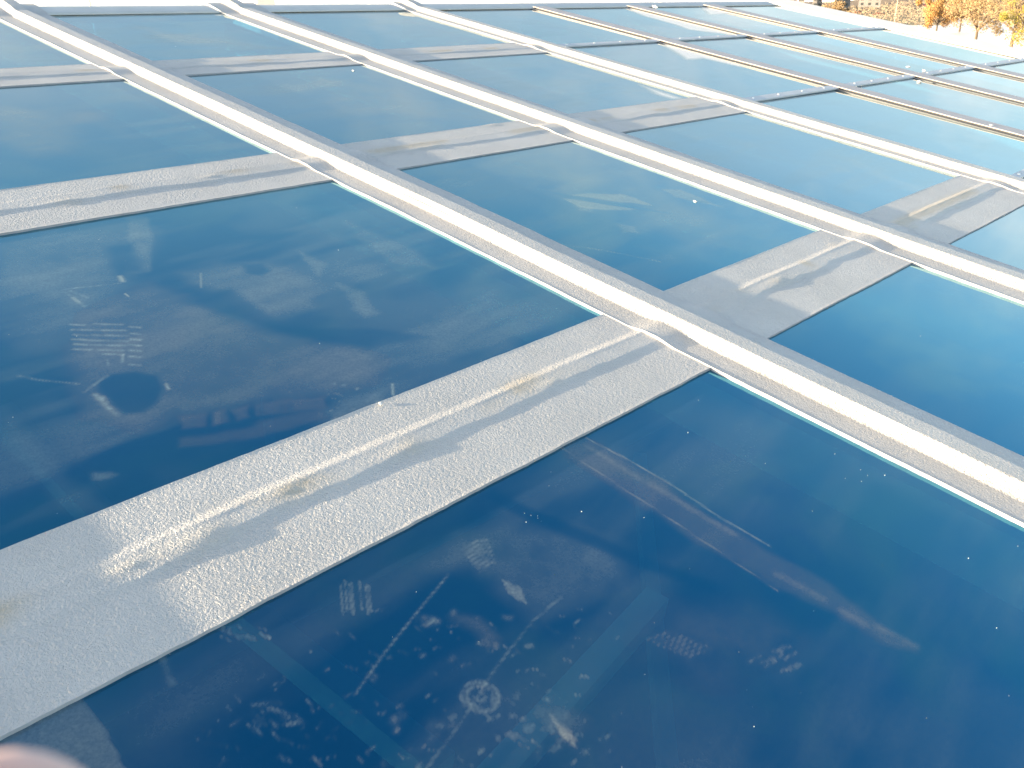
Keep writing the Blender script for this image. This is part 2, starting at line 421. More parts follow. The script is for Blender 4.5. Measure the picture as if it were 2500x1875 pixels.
# ------------------------------------------------------------------ glass panes with dust, painted glare and painted reflections on them
def seg_dist(U, V, a, b):
    a = np.array(a); b = np.array(b); d = b - a; L2 = (d ** 2).sum() + 1e-12
    t = np.clip(((U - a[0]) * d[0] + (V - a[1]) * d[1]) / L2, 0, 1)
    return np.hypot(U - a[0] - t * d[0], V - a[1] - t * d[1]), t
def poly_mask(U, V, pts, soft=.006):
    inside = np.zeros(U.shape, bool); dm = np.full(U.shape, 9.)
    n = len(pts)
    for k in range(n):
        a, b = pts[k], pts[(k + 1) % n]
        cond = ((a[1] > V) != (b[1] > V))
        xs = (b[0] - a[0]) * (V - a[1]) / ((b[1] - a[1]) if abs(b[1] - a[1]) > 1e-9 else 1e-9) + a[0]
        inside ^= cond & (U < xs)
        dm = np.minimum(dm, seg_dist(U, V, a, b)[0])
    sgn = np.where(inside, dm, -dm)
    return sstep(-soft, soft, sgn)
def px(*pts): return [P(x, y) for x, y in pts]
rs = random.Random(11)
# strokes: (points in roof units, half width, strength, redness, fibre)
STROKES = []; POLYS = []; WIPES = []; RINGS = []
def stroke(pts, w_, s_, red=0., fib=.6): STROKES.append((px(*pts), w_, s_ * .66, red, fib))
def poly(pts, s_, soft=.008, red=0., tex=.5): POLYS.append((px(*pts), s_ * (.8 if red < .9 else .55), soft * 1.6 + .003, min(red, .7), tex))
def wipe(pts, s_=1., soft=.008): WIPES.append((px(*pts), s_ * .85, soft * 1.8))
# pane left of the nearest bar: wiped film, boot print
poly([(0, 600), (120, 560), (290, 545), (370, 560), (350, 620), (300, 690), (190, 735), (90, 720), (0, 690)], .20, .03)
poly([(300, 530), (365, 530), (360, 660), (300, 665), (315, 600)], .17, .004)
poly([(370, 690), (460, 740), (600, 800), (760, 835), (930, 870), (905, 930), (800, 960), (650, 985), (430, 1010), (330, 1040), (215, 1010), (180, 850), (210, 760)], .15, .02, .35)
poly([(450, 660), (530, 640), (620, 635), (700, 650), (760, 690), (740, 740), (650, 770), (560, 720), (480, 700)], .18, .02, .1)
wipe([(590, 645), (640, 642), (662, 660), (640, 672), (600, 665)], .8, .006)
poly([(720, 610), (790, 640), (770, 668)], .17, .006)
poly([(820, 690), (880, 710), (920, 760), (880, 770), (860, 740)], .20, .01)
poly([(850, 540), (900, 560), (1010, 610), (1060, 650), (960, 640), (870, 580)], .13, .01)
wipe([(265, 600), (330, 590), (350, 660), (290, 675), (260, 640)], .85, .012)
wipe([(450, 735), (560, 700), (700, 800), (900, 800), (1050, 820), (900, 850), (700, 815), (560, 770)], .7, .01)
for yy, x0, x1 in ((789, 230, 300), (803, 175, 305), (815, 180, 212), (816, 222, 310), (826, 178, 210), (829, 220, 312), (838, 182, 212), (840, 222, 308), (850, 180, 225), (852, 240, 300), (790, 172, 206), (862, 255, 300)):
    stroke([(x0, yy), (x1, yy + 2)], .0038, .50, 0, .5)
for yy in (796, 812, 826, 840, 853, 868, 888):
    stroke([(318, yy), (342, yy + 2)], .004, .55, 0, .5)
stroke([(300, 865), (298, 882)], .003, .4); stroke([(262, 878), (264, 890)], .002, .35)
wipe([(235, 930), (270, 912), (330, 905), (385, 915), (400, 945), (385, 985), (350, 1005), (300, 1010), (270, 985), (240, 955)], .95, .006)
stroke([(230, 960), (250, 980), (285, 1010)], .006, .45); stroke([(250, 968), (258, 982)], .006, .5); stroke([(405, 935), (412, 948)], .003, .6)
stroke([(205, 955), (240, 930), (262, 915)], .004, .35); stroke([(45, 915), (90, 925), (190, 935)], .003, .30)
stroke([(160, 712), (205, 745)], .004, .55, 0, .8); stroke([(170, 708), (215, 725)], .003, .4); stroke([(155, 705), (190, 700)], .003, .3)
stroke([(293, 673), (300, 685)], .006, .8, 0, .1); stroke([(490, 665), (491, 700)], .0022, .5, 0, .2)
stroke([(180, 702), (290, 690)], .003, .25); stroke([(305, 715), (313, 722)], .0015, .8)
for k, (x0, x1) in enumerate(((440, 512), (530, 548), (535, 565), (585, 618), (643, 655), (660, 700), (705, 715), (722, 790))):  # reddish structure under the glass, painted into the pane's dust colour
    y0 = 1044 - (x0 - 440) * .13
    poly([(x0, y0 - 26), (x1, y0 - 30 - (x1 - x0) * .1), (x1 + 3, y0 - 2 - (x1 - x0) * .13), (x0 + 3, y0)], .15, .003, 1., .2)
poly([(440, 1065), (620, 1040), (640, 1030), (780, 1000), (790, 1020), (640, 1058), (440, 1085)], .12, .004, 1., .2)
for k in range(26):
    x = rs.uniform(800, 930); y = rs.uniform(930, 1050)
    stroke([(x, y), (x + rs.uniform(-8, 8), y + rs.uniform(-3, 3))], rs.uniform(.0015, .004), rs.uniform(.2, .5))
poly([(790, 1005), (860, 975), (935, 960), (935, 1000), (860, 1030), (790, 1045)], .16, .012, 0, 1.)
stroke([(958, 935), (960, 962)], .0028, .7, .0, .2)
poly([(225, 1150), (260, 1148), (275, 1155), (255, 1165), (228, 1168)], .22, .003)
poly([(0, 1000), (60, 1060), (140, 1130), (260, 1250), (180, 1250), (80, 1150), (0, 1090)], .08, .01)
# pane beneath the nearest cross bar
stroke([(1430, 1066), (1520, 1112), (1640, 1180), (1760, 1262), (1880, 1330)], .0022, .55, .3, .45)
poly([(1430, 1072), (1520, 1118), (1640, 1186), (1760, 1268), (1900, 1350), (2060, 1450), (2230, 1570), (2240, 1585), (2180, 1565), (2040, 1490), (1900, 1440), (1700, 1310), (1540, 1205), (1370, 1095)], .10, .006, .85, .35)
for (a, b) in (((1440, 1090), (1560, 1165)), ((1590, 1180), (1790, 1300)), ((1900, 1400), (2010, 1460)), ((2060, 1490), (2110, 1520)), ((2150, 1530), (2235, 1575))):
    stroke([a, b], .008, .18, .6, .3)
stroke([(1362, 1085), (1600, 1240), (1900, 1440)], .0014, .35, .5, .2)
wipe([(1200, 1190), (1330, 1250), (1560, 1350), (1760, 1430), (1740, 1445), (1540, 1375), (1300, 1270), (1190, 1215)], .9, .006)
poly([(1070, 1380), (1130, 1310), (1230, 1290), (1420, 1300), (1540, 1370), (1500, 1430), (1380, 1470), (1320, 1490), (1240, 1440), (1160, 1370)], .12, .02, .1, .7)
for k in range(7):
    stroke([(1130 + k * 7, 1340 + k * 9), (1165 + k * 5, 1318 + k * 9), (1190 + k * 3, 1316 + k * 9)], .0025, .28, .15, .8)
for k in range(8):
    stroke([(1228 + k * 6, 1412 + k * 3), (1243 + k * 6, 1445 + k * 4)], .0014, .38, .1, .6)
for x in (832, 842, 852, 858, 878, 893, 900):
    stroke([(x, 1418 + rs.uniform(-5, 12)), (x + 6, 1490 + rs.uniform(-20, 10))], .0016, .34, .1, .7)
stroke([(1095, 1400), (1020, 1490), (940, 1590), (868, 1690)], .0016, .38, 0, .5)
stroke([(1370, 1455), (1300, 1515), (1240, 1590), (1190, 1660), (1120, 1770), (1040, 1875)], .0018, .26, 0, .6)
poly([(1130, 1500), (1180, 1510), (1215, 1550), (1190, 1570), (1160, 1530)], .16, .01, .5)
poly([(1655, 1480), (1830, 1480), (1930, 1540), (1870, 1600), (1760, 1640), (1640, 1620), (1560, 1590), (1600, 1520)], .08, .03, .5, .8)
for k in range(8):
    x = 1580 + k * 14; y = 1560 + k * 6
    stroke([(x, y), (x + 60, y - 22)], .0018, .22, .5, .8)
for k in range(10):
    x = 1870 + rs.uniform(-20, 90); y = 1590 + rs.uniform(-50, 40)
    stroke([(x, y), (x - 30, y + 16)], .002, .28, .3, .7)
RINGS.append((P(1172, 1698), (.0070, .0185, .026), .24))
for k in range(46):
    a_ = rs.uniform(0, 6.28); r_ = rs.uniform(.05, .17)
    c_ = P(1172, 1698); s_ = rs.uniform(.003, .0075)
    STROKES.append(([(c_[0] + r_ * math.cos(a_), c_[1] + r_ * math.sin(a_)), (c_[0] + r_ * math.cos(a_) + s_, c_[1] + r_ * math.sin(a_) + rs.uniform(-s_, s_))], s_ * .8, rs.uniform(.08, .28), rs.choice((0, .15, .5)), .8))
for k in range(9):
    stroke([(1345 + k * 6, 1745 + k * 5), (1375 + k * 4, 1800 + k * 3)], .0016, .32, .4, .8)
poly([(1330, 1735), (1420, 1750), (1400, 1815), (1365, 1790)], .13, .01, .3, .8)
for k in range(190):
    x = rs.uniform(480, 1500); y = rs.uniform(1480, 1870)
    if y < 2000 - x * .58 - 0: continue
    q = rs.uniform(4, 26); d_ = rs.uniform(-.6, .9)
    stroke([(x, y), (x + q, y + q * d_)], rs.uniform(.0007, .0020), rs.uniform(.10, .34), rs.choice((0, .2, .5)), .8)
for k in range(16):
    x = 590 + rs.uniform(0, 140); y = 1690 + rs.uniform(-10, 70) + (x - 590) * .4
    stroke([(x, y), (x + rs.uniform(10, 35), y + rs.uniform(-8, 18))], rs.uniform(.0015, .003), rs.uniform(.2, .42), .2, .8)
for k in range(14):
    x = 530 + rs.uniform(0, 120); y = 1520 + rs.uniform(0, 30)
    stroke([(x, y), (x + 25, y + 12)], .0018, .25, .2, .8)
stroke([(395, 1600), (408, 1640), (420, 1665)], .0045, .22, 0, .6)
# grey patch in the near corner
POLYS.append(([(-.5, .92), (.300, .92), (.312, .80), (.315, .70), (.33, .3), (-.5, .3)], .20, .003, .25, .3))
# pane beyond the nearest bar: lens shaped reflections painted as dust, then smears
poly([(1384, 478), (1450, 470), (1520, 474), (1560, 484), (1592, 500), (1520, 492), (1440, 480)], .45, .006, 0, .15)
poly([(1372, 484), (1440, 490), (1500, 500), (1555, 510), (1480, 512), (1420, 505)], .42, .005, 0, .15)
poly([(1405, 500), (1450, 506), (1445, 516), (1412, 514)], .22, .01, 0, .2)
poly([(1618, 462), (1660, 462), (1720, 484), (1765, 504), (1720, 496), (1650, 480)], .36, .008, 0, .15)
stroke([(1435, 603), (1520, 618), (1612, 637)], .0022, .85, 0, .8); stroke([(1200, 583), (1320, 590), (1435, 603)], .004, .25)
stroke([(1740, 662), (1756, 664)], .003, .8, 0, .1)
poly([(1505, 545), (1550, 552), (1560, 568), (1520, 566)], .25, .006)
poly([(1000, 440), (1250, 380), (1380, 400), (1450, 440), (1350, 470), (1200, 500)], .14, .06, 0, .9)
wipe([(1350, 390), (1400, 385), (1450, 400), (1440, 420), (1390, 420)], .9, .02)
wipe([(1330, 465), (1450, 484), (1640, 520), (1600, 516), (1440, 492)], .9, .004)
poly([(1560, 600), (1700, 600), (1750, 640), (1650, 640)], .12, .03, 0, .9)
# farther panes: soft pale beige patches
poly([(780, 120 + 70), (960, 215), (1030, 250), (1200, 265), (1280, 300), (1100, 290), (900, 270), (820, 275)], .22, .05, .2, .8)
poly([(650, 210), (760, 190), (850, 200), (760, 225), (700, 245)], .18, .05, .2, .8)
poly([(330, 62), (420, 85), (560, 95), (680, 118), (560, 112), (420, 105)], .30, .06, .3, .6)
poly([(0, 260), (120, 280), (180, 320), (160, 370), (90, 380), (0, 330)], .22, .04, .25, .8)
poly([(150, 275), (260, 265), (250, 290), (170, 300)], .20, .03, .4, .8)
poly([(1050, 75), (1200, 55), (1250, 70), (1150, 100)], .10, .08, .1, .8)

# sun glare beside the bare bars, painted as white patches on the panes
GLARE = [px((1590, 92), (1640, 106), (1700, 124), (1862, 160), (1800, 161), (1715, 141), (1672, 144), (1645, 124)),
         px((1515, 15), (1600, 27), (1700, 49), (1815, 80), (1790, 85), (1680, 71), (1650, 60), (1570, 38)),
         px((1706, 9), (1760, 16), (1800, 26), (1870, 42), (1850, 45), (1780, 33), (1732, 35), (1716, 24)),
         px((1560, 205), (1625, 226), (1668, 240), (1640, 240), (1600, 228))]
def dust_glare_at(U, V, amount):
    amount = amount * (.45 + .55 * sstep(.7, 1.5, V))
    base = .004 + .02 * sstep(1., 2.2, V) + .11 * amount * sstep(.48, .8, fbm(U * 2.6 + 4, V * 2.6 + 9, 4)) + .11 * amount * sstep(.42, .75, fbm(U * 1.4 + V * 5 + 3, V * 9 - U * 2 + 1, 4))
    D = base.copy(); R = .10 * sstep(.4, .7, fbm(U * 1.7 + 8, V * 1.7, 3))
    lo = (U.min() - .05, V.min() - .05); hi = (U.max() + .05, V.max() + .05)
    hit = lambda pts, m=.05: not (max(p[0] for p in pts) < lo[0] - m or min(p[0] for p in pts) > hi[0] + m or max(p[1] for p in pts) < lo[1] - m or min(p[1] for p in pts) > hi[1] + m)
    for pts, s_, soft, red, tex in POLYS:
        if not hit(pts): continue
        n = fbm(U * 30 + 1, V * 30 + 7, 4); n2 = fbm(U * 8 + 2, V * 8 + 5, 3)
        wu = U + .04 * (n2 - .5) + .012 * (n - .5); wv = V + .04 * (fbm(U * 8 + 20, V * 8 + 30, 3) - .5)
        mm = poly_mask(wu, wv, pts, soft) * (1 - tex * .75 * (1 - np.clip(n * 1.7 - .1 + (n2 - .5), 0, 1)))
        D = D + s_ * mm; R = np.where(mm > .05, np.maximum(R * (1 - mm), red), R)
    for pts, s_, soft in WIPES:
        if hit(pts): D = D * (1 - s_ * poly_mask(U + .01 * (fbm(U * 12, V * 12, 3) - .5), V, pts, soft))
    for pts, w_, s_, red, fib in STROKES:
        if not hit(pts): continue
        x0 = min(p[0] for p in pts) - 4 * w_; x1 = max(p[0] for p in pts) + 4 * w_; y0 = min(p[1] for p in pts) - 4 * w_; y1 = max(p[1] for p in pts) + 4 * w_
        sel = np.where((U > x0) & (U < x1) & (V > y0) & (V < y1))
        if not len(sel[0]): continue
        u, v = U[sel], V[sel]; d = np.full(u.shape, 9.)
        for a, b in zip(pts[:-1], pts[1:]): d = np.minimum(d, seg_dist(u, v, a, b)[0])
        n = fbm(u * 70, v * 70, 3)
        mm = np.exp(-(d / w_) ** 2) * (1 - fib + fib * np.clip((n - .35) * 4, 0, 1))
        D[sel] = np.maximum(D[sel], D[sel] + s_ * mm); R[sel] = R[sel] * (1 - mm) + red * mm
    for c_, rr, s_ in RINGS:
        d = np.hypot(U - c_[0], V - c_[1])
        for r_ in rr:
            D = D + s_ * np.exp(-((d - r_) / .0028) ** 2) * sstep(.3, .6, fbm(U * 50 + r_ * 900, V * 50, 3))
    glare = np.zeros_like(D)
    for pts in GLARE:
        if hit(pts, .2): glare = np.maximum(glare, poly_mask(U, V + .05 * (fbm(U * 5, V * 5, 3) - .5), pts, .05))
    D = np.maximum(D, .97 * glare)
    return np.clip(D, 0, .97), np.clip(R, 0, 1), glare

ROWL = ('below the nearest cross bar', 'between the nearest and middle cross bars', 'between the middle and far cross bars', 'between the far cross bar and the ridge')
vb = lambda r, u: VE if r == 0 else (pv(r - 1, u) if r < 4 else VR0 + .02)
ub = [L['c'] for L in LONG] + [UG0 + .02]
for ci in range(8):
    for ri in range(4):
        u0, u1 = ub[ci] + .004, ub[ci + 1] - .004
        near = {(1, 0): .0042, (1, 1): .0045, (2, 1): .0055}.get((ci, ri), .015 if 1 <= ci < 7 else .05)
        nu_ = int((u1 - u0) / near) + 2; s = np.linspace(u0, u1, nu_)
        v0 = vb(ri, (u0 + u1) / 2); v1 = vb(ri + 1, (u0 + u1) / 2)
        nv_ = int((v1 - v0) / near) + 2
        tt = np.linspace(0, 1, nv_)
        U, T = np.meshgrid(s, tt, indexing='ij')
        V0 = np.vectorize(lambda q: vb(ri, q))(s)[:, None] + .004; V1 = np.vectorize(lambda q: vb(ri + 1, q))(s)[:, None] - .004
        V = V0 + (V1 - V0) * T
        _tl = random.Random(ci * 7 + ri * 3); _a = _tl.uniform(-.0011, .0011); _b = _tl.uniform(-.0011, .0011)
        Zp = -.0024 + _a * ((U - u0) / (u1 - u0) - .5) * 2 + _b * (T - .5) * 2 + .0006 * np.sin(3.14 * T) * np.sin(3.14 * (U - u0) / (u1 - u0))
        D, R, glare = dust_glare_at(U, V, 1.0 if ci < 4 else .5)
        co = np.stack([U, V, Zp], -1) * H
        me = grid_mesh('glass_pane', co.reshape(-1, 3), nu_, nv_)
        at = me.attributes.new('dust_and_glare', 'FLOAT_COLOR', 'POINT')
        col = np.zeros((nu_ * nv_, 4), np.float32); col[:, 0] = D.ravel(); col[:, 1] = R.ravel(); col[:, 2] = glare.ravel(); col[:, 3] = 1
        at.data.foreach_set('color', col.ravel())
        o = link('glass_pane', me, M_GLASS, roof)
        if (ci, ri) == (1, 0): tag(o, 'dark blue pane scuffed with ring shaped tread marks and a long beige streak')
        if (ci, ri) == (1, 1): tag(o, 'dark blue pane with a ribbed boot print and wiped dust')
        if (ci, ri) == (2, 1): tag(o, 'mid blue pane with painted pale lens shaped reflections')

# steel under the glass
def under(p, q, depth, wd, ht, name='steel_beam'):
    a_ = P(*p, depth=depth); b_ = P(*q, depth=depth)
    return MB().beam((a_[0] * H, a_[1] * H, -depth * H), (b_[0] * H, b_[1] * H, -depth * H), wd, ht).build(name, M_STEEL, roof)
under((1600, 1470), (1130, 1990), .55, .05, .05)
under((560, 1470), (1080, 1890), .35, .045, .05)
under((0, 1010), (360, 1380), .6, .06, .05)
under((1560, 1120), (1650, 2100), 1.1, .04, .05)
under((640, 900), (700, 1400), 1.0, .03, .05)
for L in LONG:
    MB().box(L['c'] * H - .02, L['c'] * H + .02, VE * H, VR1 * H, -.19, -.07).build('rafter', M_STEEL, roof)
MB().box(-1.4 * H, UG1 * H, VE * H - .05, VE * H, -.25, .012).build('eave_trim', M_VERGE, roof)
c, s = math.cos(A), math.sin(A)
GZ = -5.6
m = MB()
x0, x1 = -1.4 * H, UG1 * H; y0, y1 = VE * H * c, (VR1 + .5) * H * c
zr = lambda y: y * math.tan(A) - .2
def wallq(m, pts, t):
    b = len(m.v); m.v += [Vector(p) for p in pts] + [Vector((p[0] + t[0], p[1] + t[1], p[2])) for p in pts]
    m.f += [(b, b + 1, b + 2, b + 3), (b + 7, b + 6, b + 5, b + 4), (b, b + 4, b + 5, b + 1), (b + 1, b + 5, b + 6, b + 2), (b + 2, b + 6, b + 7, b + 3), (b + 3, b + 7, b + 4, b)]
wallq(m, [(x0, y0, GZ), (x1, y0, GZ), (x1, y0, zr(y0) - .06), (x0, y0, zr(y0) - .06)], (0, .15))
wallq(m, [(x0, y1 - .15, GZ), (x1, y1 - .15, GZ), (x1, y1 - .15, .5), (x0, y1 - .15, .5)], (0, .15))
wallq(m, [(x1 - .15, y0 + .15, GZ), (x1 - .15, y1 - .15, GZ), (x1 - .15, y1 - .15, .5), (x1 - .15, y0 + .15, zr(y0) - .06)], (.15, 0))
wallq(m, [(x0, y0 + .15, GZ), (x0, y1 - .15, GZ), (x0, y1 - .15, .5), (x0, y0 + .15, zr(y0) - .06)], (.15, 0))
Rinv = RF.transposed()
m.v = [Rinv @ p for p in m.v]
m.build('wall', M_WALL, roof)
m = MB(); m.box(x0 + .15, x1 - .15, y0 + .15, y1 - .15, -3.1, -3.0)
tag(m.build('floor', M_FLOOR), kind='structure')

# ------------------------------------------------------------------ bits lying on the glass
M_CHIP = simple('white chip', (0.80, 0.79, 0.76), (0.88, 0.87, 0.84), 80, 0.7)
def chip(x, y, size, label, z=.0):
    u, v = P(x, y)
    bm = bmesh.new(); bmesh.ops.create_icosphere(bm, subdivisions=2, radius=1)
    r = random.Random(int(x * 7 + y))
    for vv in bm.verts:
        k = .7 + .5 * r.random(); vv.co = Vector((vv.co.x * k * 1.5, vv.co.y * k, max(-.3, vv.co.z * k * .6)))
    bm.transform(Matrix.Rotation(r.random() * 6, 4, 'Z') @ Matrix.Scale(size, 4))
    me = bpy.data.meshes.new('chip'); bm.to_mesh(me); bm.free()
    o = link('white_chip', me, M_CHIP); o.matrix_world = Matrix.Translation(RF @ Vector((u * H, v * H, z + size * .3))) @ RF.to_4x4()
    tag(o, label, 'chip', 'white chips lying on the roof')
chip(862, 172, .0055, 'white chip just below the far cross bar, between the two nearest taped bars', -.0026)
chip(1697, 491, .0048, 'white chip close to the second taped bar and the painted pale lens shaped reflections', -.0026)
chip(2245, 200, .012, 'white chip on glass just below where a bare bar meets the middle cross bar', -.0026)
chip(2254, 179, .012, 'white chip stuck on the bare middle cross cap, right beside the crossing bar', .012)
chip(2215, 170, .010, 'white chip on top of the bare bar where the middle cross bar meets it', .013)
chip(928, 991, .0028, 'tiny white bead at the upper edge of the nearest cross bar tape', .004)
chip(1598, 22, .020, 'white chip near the ridge beside a bare pale bar', .008)
chip(2418, 312, .007, 'white chip on the side of the first bare bar, at its lower right end', .010)
# grit: specks nobody could count
m = MB(); r = random.Random(5)
for k in range(150):
    if k < 60: u = r.uniform(.2, 1.8); v = r.uniform(.0, .92) 
    elif k < 110: u = r.uniform(.3, 1.8); v = r.uniform(1.24, 2.45)
    else: u = r.uniform(2.2, 8.); v = r.uniform(.6, 5.2)
    if k % 9 == 0:
        q = r.choice(((1300, 1270), (890, 1010), (1500, 855), (2035, 900 - 60))); u, v = P(q[0] + r.gauss(0, 14), q[1] + r.gauss(0, 9))
    s_ = r.choice((.0003, .0004, .0004, .0005, .0005, .0006, .0007, .0012)) * (1 if v < 2.5 else 1.8)
    a_ = r.uniform(0, 3); b = len(m.v)
    cx_, cy_ = u * H, v * H
    for q in range(4): m.v.append(Vector((cx_ + s_ * math.cos(a_ + q * 1.57), cy_ + s_ * .7 * math.sin(a_ + q * 1.57), -.0022)))
    m.v.append(Vector((cx_, cy_, -.0014 + s_)))
    m.f += [(b, b + 1, b + 4), (b + 1, b + 2, b + 4), (b + 2, b + 3, b + 4), (b + 3, b, b + 4)]
o = m.build('grit', M_CHIP); o.rotation_euler = (A, 0, 0)
tag(o, 'fine white grit scattered over the blue panes', 'grit', kind='stuff')

# ------------------------------------------------------------------ surroundings
m, N, L_, B = mat_new('ground')
tc = N.new('ShaderNodeTexCoord'); n = noise(N, L_, .06, 6, .6, tc.outputs['Object'])
L_.new(ramp(N, L_, n.outputs[0], [(.35, (.30, .25, .15)), (.5, (.24, .22, .12)), (.7, (.38, .31, .20))]), B.inputs['Base Color']); B.inputs['Roughness'].default_value = .95
M_GROUND = m
me = pymesh('ground', [(-4000, -4000, GZ), (4000, -4000, GZ), (4000, 4000, GZ), (-4000, 4000, GZ)], [(0, 1, 2, 3)])
tag(link('ground', me, M_GROUND), kind='structure')
M_PAVE = simple('pale frosty concrete', (.84, .83, .81), (.90, .89, .87), .15, .35, 0, .0, spec=1.0)
a_ = [world_at(x, y, z=GZ + .012) for x, y in ((2080, 60), (2300, 62), (2330, 44), (2700, 60), (2700, 260), (2200, 260), (1700, 240), (1800, 62))]
tag(link('pavement', pymesh('pavement', a_, [tuple(reversed(range(8)))]), M_PAVE), kind='structure')

# added to whiten the low sky: bank of bright sky fill along the horizon
nb, nh = 240, 14; co = []
for i_ in range(nb):
    az = math.radians(-40 + 165 * i_ / (nb - 1)); top = 150 + 330 * float(fbm(np.array(i_ * .06), np.array(2.2), 4))
    for j_ in range(nh):
        q = j_ / (nh - 1); rr = 5000 + 900 * q * q + 260 * (float(fbm(np.array(i_ * .3), np.array(j_ * .5), 4)) - .5)
        co.append((rr * math.cos(az), rr * math.sin(az), -60 + (top + 60) * math.sin(q * 1.5)))
M_SKYFILL, N, L_, B = mat_new('bright sky fill')
B.inputs['Base Color'].default_value = (.95, .95, .95, 1); B.inputs['Roughness'].default_value = 1; B.inputs['Specular IOR Level'].default_value = 0
tl = N.new('ShaderNodeBsdfTranslucent'); tl.inputs[0].default_value = (.95, .95, .95, 1)
ad = N.new('ShaderNodeAddShader'); L_.new(B.outputs[0], ad.inputs[0]); L_.new(tl.outputs[0], ad.inputs[1]); L_.new(ad.outputs[0], N['Material Output'].inputs[0])
tag(link('sky_fill_bank', grid_mesh('sky_fill_bank', np.array(co), nb, nh), M_SKYFILL, smooth=True), 'added bank of bright sky fill along the horizon behind the ridge', 'sky_fill_bank', kind='stuff')

# leaf crowns
def leaf_mat(name, c0, c1, c2):
    m, N, L_, B = mat_new(name)
    g = N.new('ShaderNodeNewGeometry')
    L_.new(ramp(N, L_, g.outputs['Random Per Island'], [(0, c0), (.5, c1), (1, c2)]), B.inputs['Base Color'])
    B.inputs['Roughness'].default_value = .7; return m
M_LEAF = [leaf_mat('orange leaves', (.42, .23, .08), (.54, .32, .11), (.34, .22, .10)),
          leaf_mat('brown gold leaves', (.36, .25, .13), (.46, .33, .18), (.26, .20, .12)),
          leaf_mat('yellow green leaves', (.30, .27, .06), (.42, .34, .07), (.20, .20, .06))]
M_BARK = simple('bark', (.10, .075, .055), (.18, .14, .10), 6, .9)
def crown_mesh(rad, hgt, n, seed, leaf=.22, gaps=.5):
    r = random.Random(seed); vs = []; fs = []
    clumps = [(Vector((r.gauss(0, .42) * rad, r.gauss(0, .42) * rad, (r.uniform(-.45, .5)) * hgt)), r.uniform(.16, .36) * rad) for _ in range(26)]
    for k in range(n):
        c_, cr = clumps[r.randrange(len(clumps))]
        d = Vector((r.gauss(0, 1), r.gauss(0, 1), r.gauss(0, 1))).normalized() * cr * (r.random() ** .45)
        p = c_ + d; s_ = leaf * r.uniform(.6, 1.3)
        a1 = Vector((r.gauss(0, 1), r.gauss(0, 1), r.gauss(0, 1))).normalized(); a2 = a1.orthogonal().normalized()
        b = len(vs); vs += [p - a1 * s_, p + a2 * s_ * .6, p + a1 * s_, p - a2 * s_ * .6]; fs.append((b, b + 1, b + 2, b + 3))
    return pymesh('crown', vs, fs)
def tree(x, ybase, dist, rad, hgt, mat, seed, label, cz=None, n=2600, leaf=.22):
    base = world_at(x, 60, dist=dist); base.z = GZ
    t = empty('autumn_tree', base); tag(t, label, 'tree', 'autumn trees beyond the roof')
    m = MB(); r = random.Random(seed); z0 = hgt * .30
    m.tube((0, 0, 0), (0.1, 0, z0), .22, .16)
    for k in range(8):
        a_ = k * .8 + r.random(); e = Vector((math.cos(a_) * rad * .6, math.sin(a_) * rad * .6, z0 + hgt * r.uniform(.15, .55)))
        mid = Vector((0.1, 0, z0)).lerp(e, .5) + Vector((r.uniform(-.3, .3), r.uniform(-.3, .3), .2))
        m.tube((0.1, 0, z0 - .1), mid, .11, .07, 6); m.tube(mid, e, .07, .02, 6)
    m.build('trunk', M_BARK, t)
    cr = link('crown', crown_mesh(rad, hgt * .8, n * 4, seed, leaf * .5), mat, t); cr.location = (0, 0, hgt * .60)
tree(2288, 70, 225, 4.6, 6.6, M_LEAF[0], 1, 'small bright orange tree left of the bigger brown trees', n=2400, leaf=.30)
tree(2388, 105, 146, 4.4, 9.2, M_LEAF[1], 2, 'brown gold tree with its bare stem standing on the pale pavement', n=2300)
tree(2478, 118, 129, 4.6, 10.4, M_LEAF[1], 3, 'brown gold tree at the edge of the picture, forked stem showing', n=2300)
tree(2525, 100, 125, 3.4, 9.5, M_LEAF[2], 4, 'yellow green tree half outside the right edge of the picture', n=1800)
tree(2040, 35, 420, 5.0, 6, M_LEAF[1], 5, 'small gold tree in front of the far scrub, left of the pole', n=1500, leaf=.5)
tree(2345, 40, 240, 5, 9, M_LEAF[0], 6, 'rust orange tree between the small orange tree and the two brown gold ones', n=1800, leaf=.35)
# far scrub and treeline
r = random.Random(9); vs = []; fs = []
for k in range(26000):
    x = r.uniform(1700, 2700); d = r.uniform(260, 900)
    p = world_at(x, 30, dist=d); p.z = GZ + r.random() ** 1.4 * (2.6 + (3.2 if x > 2150 else 1.2) * (.5 + .5 * math.sin(x * .013 + d * .011)) * (d / 600))
    s_ = .42 * d / 400
    a1 = Vector((r.gauss(0, 1), r.gauss(0, 1), r.gauss(0, .6))).normalized(); a2 = a1.orthogonal().normalized(); b = len(vs)
    vs += [p - a1 * s_, p + a2 * s_ * .7, p + a1 * s_, p - a2 * s_ * .7]; fs.append((b, b + 1, b + 2, b + 3))
M_SCRUB = leaf_mat('autumn scrub', (.27, .22, .16), (.34, .27, .19), (.19, .165, .135))
tag(link('scrub', pymesh('scrub', vs, fs), M_SCRUB), 'brown autumn scrub and low trees filling the far fields', 'scrub', kind='stuff')
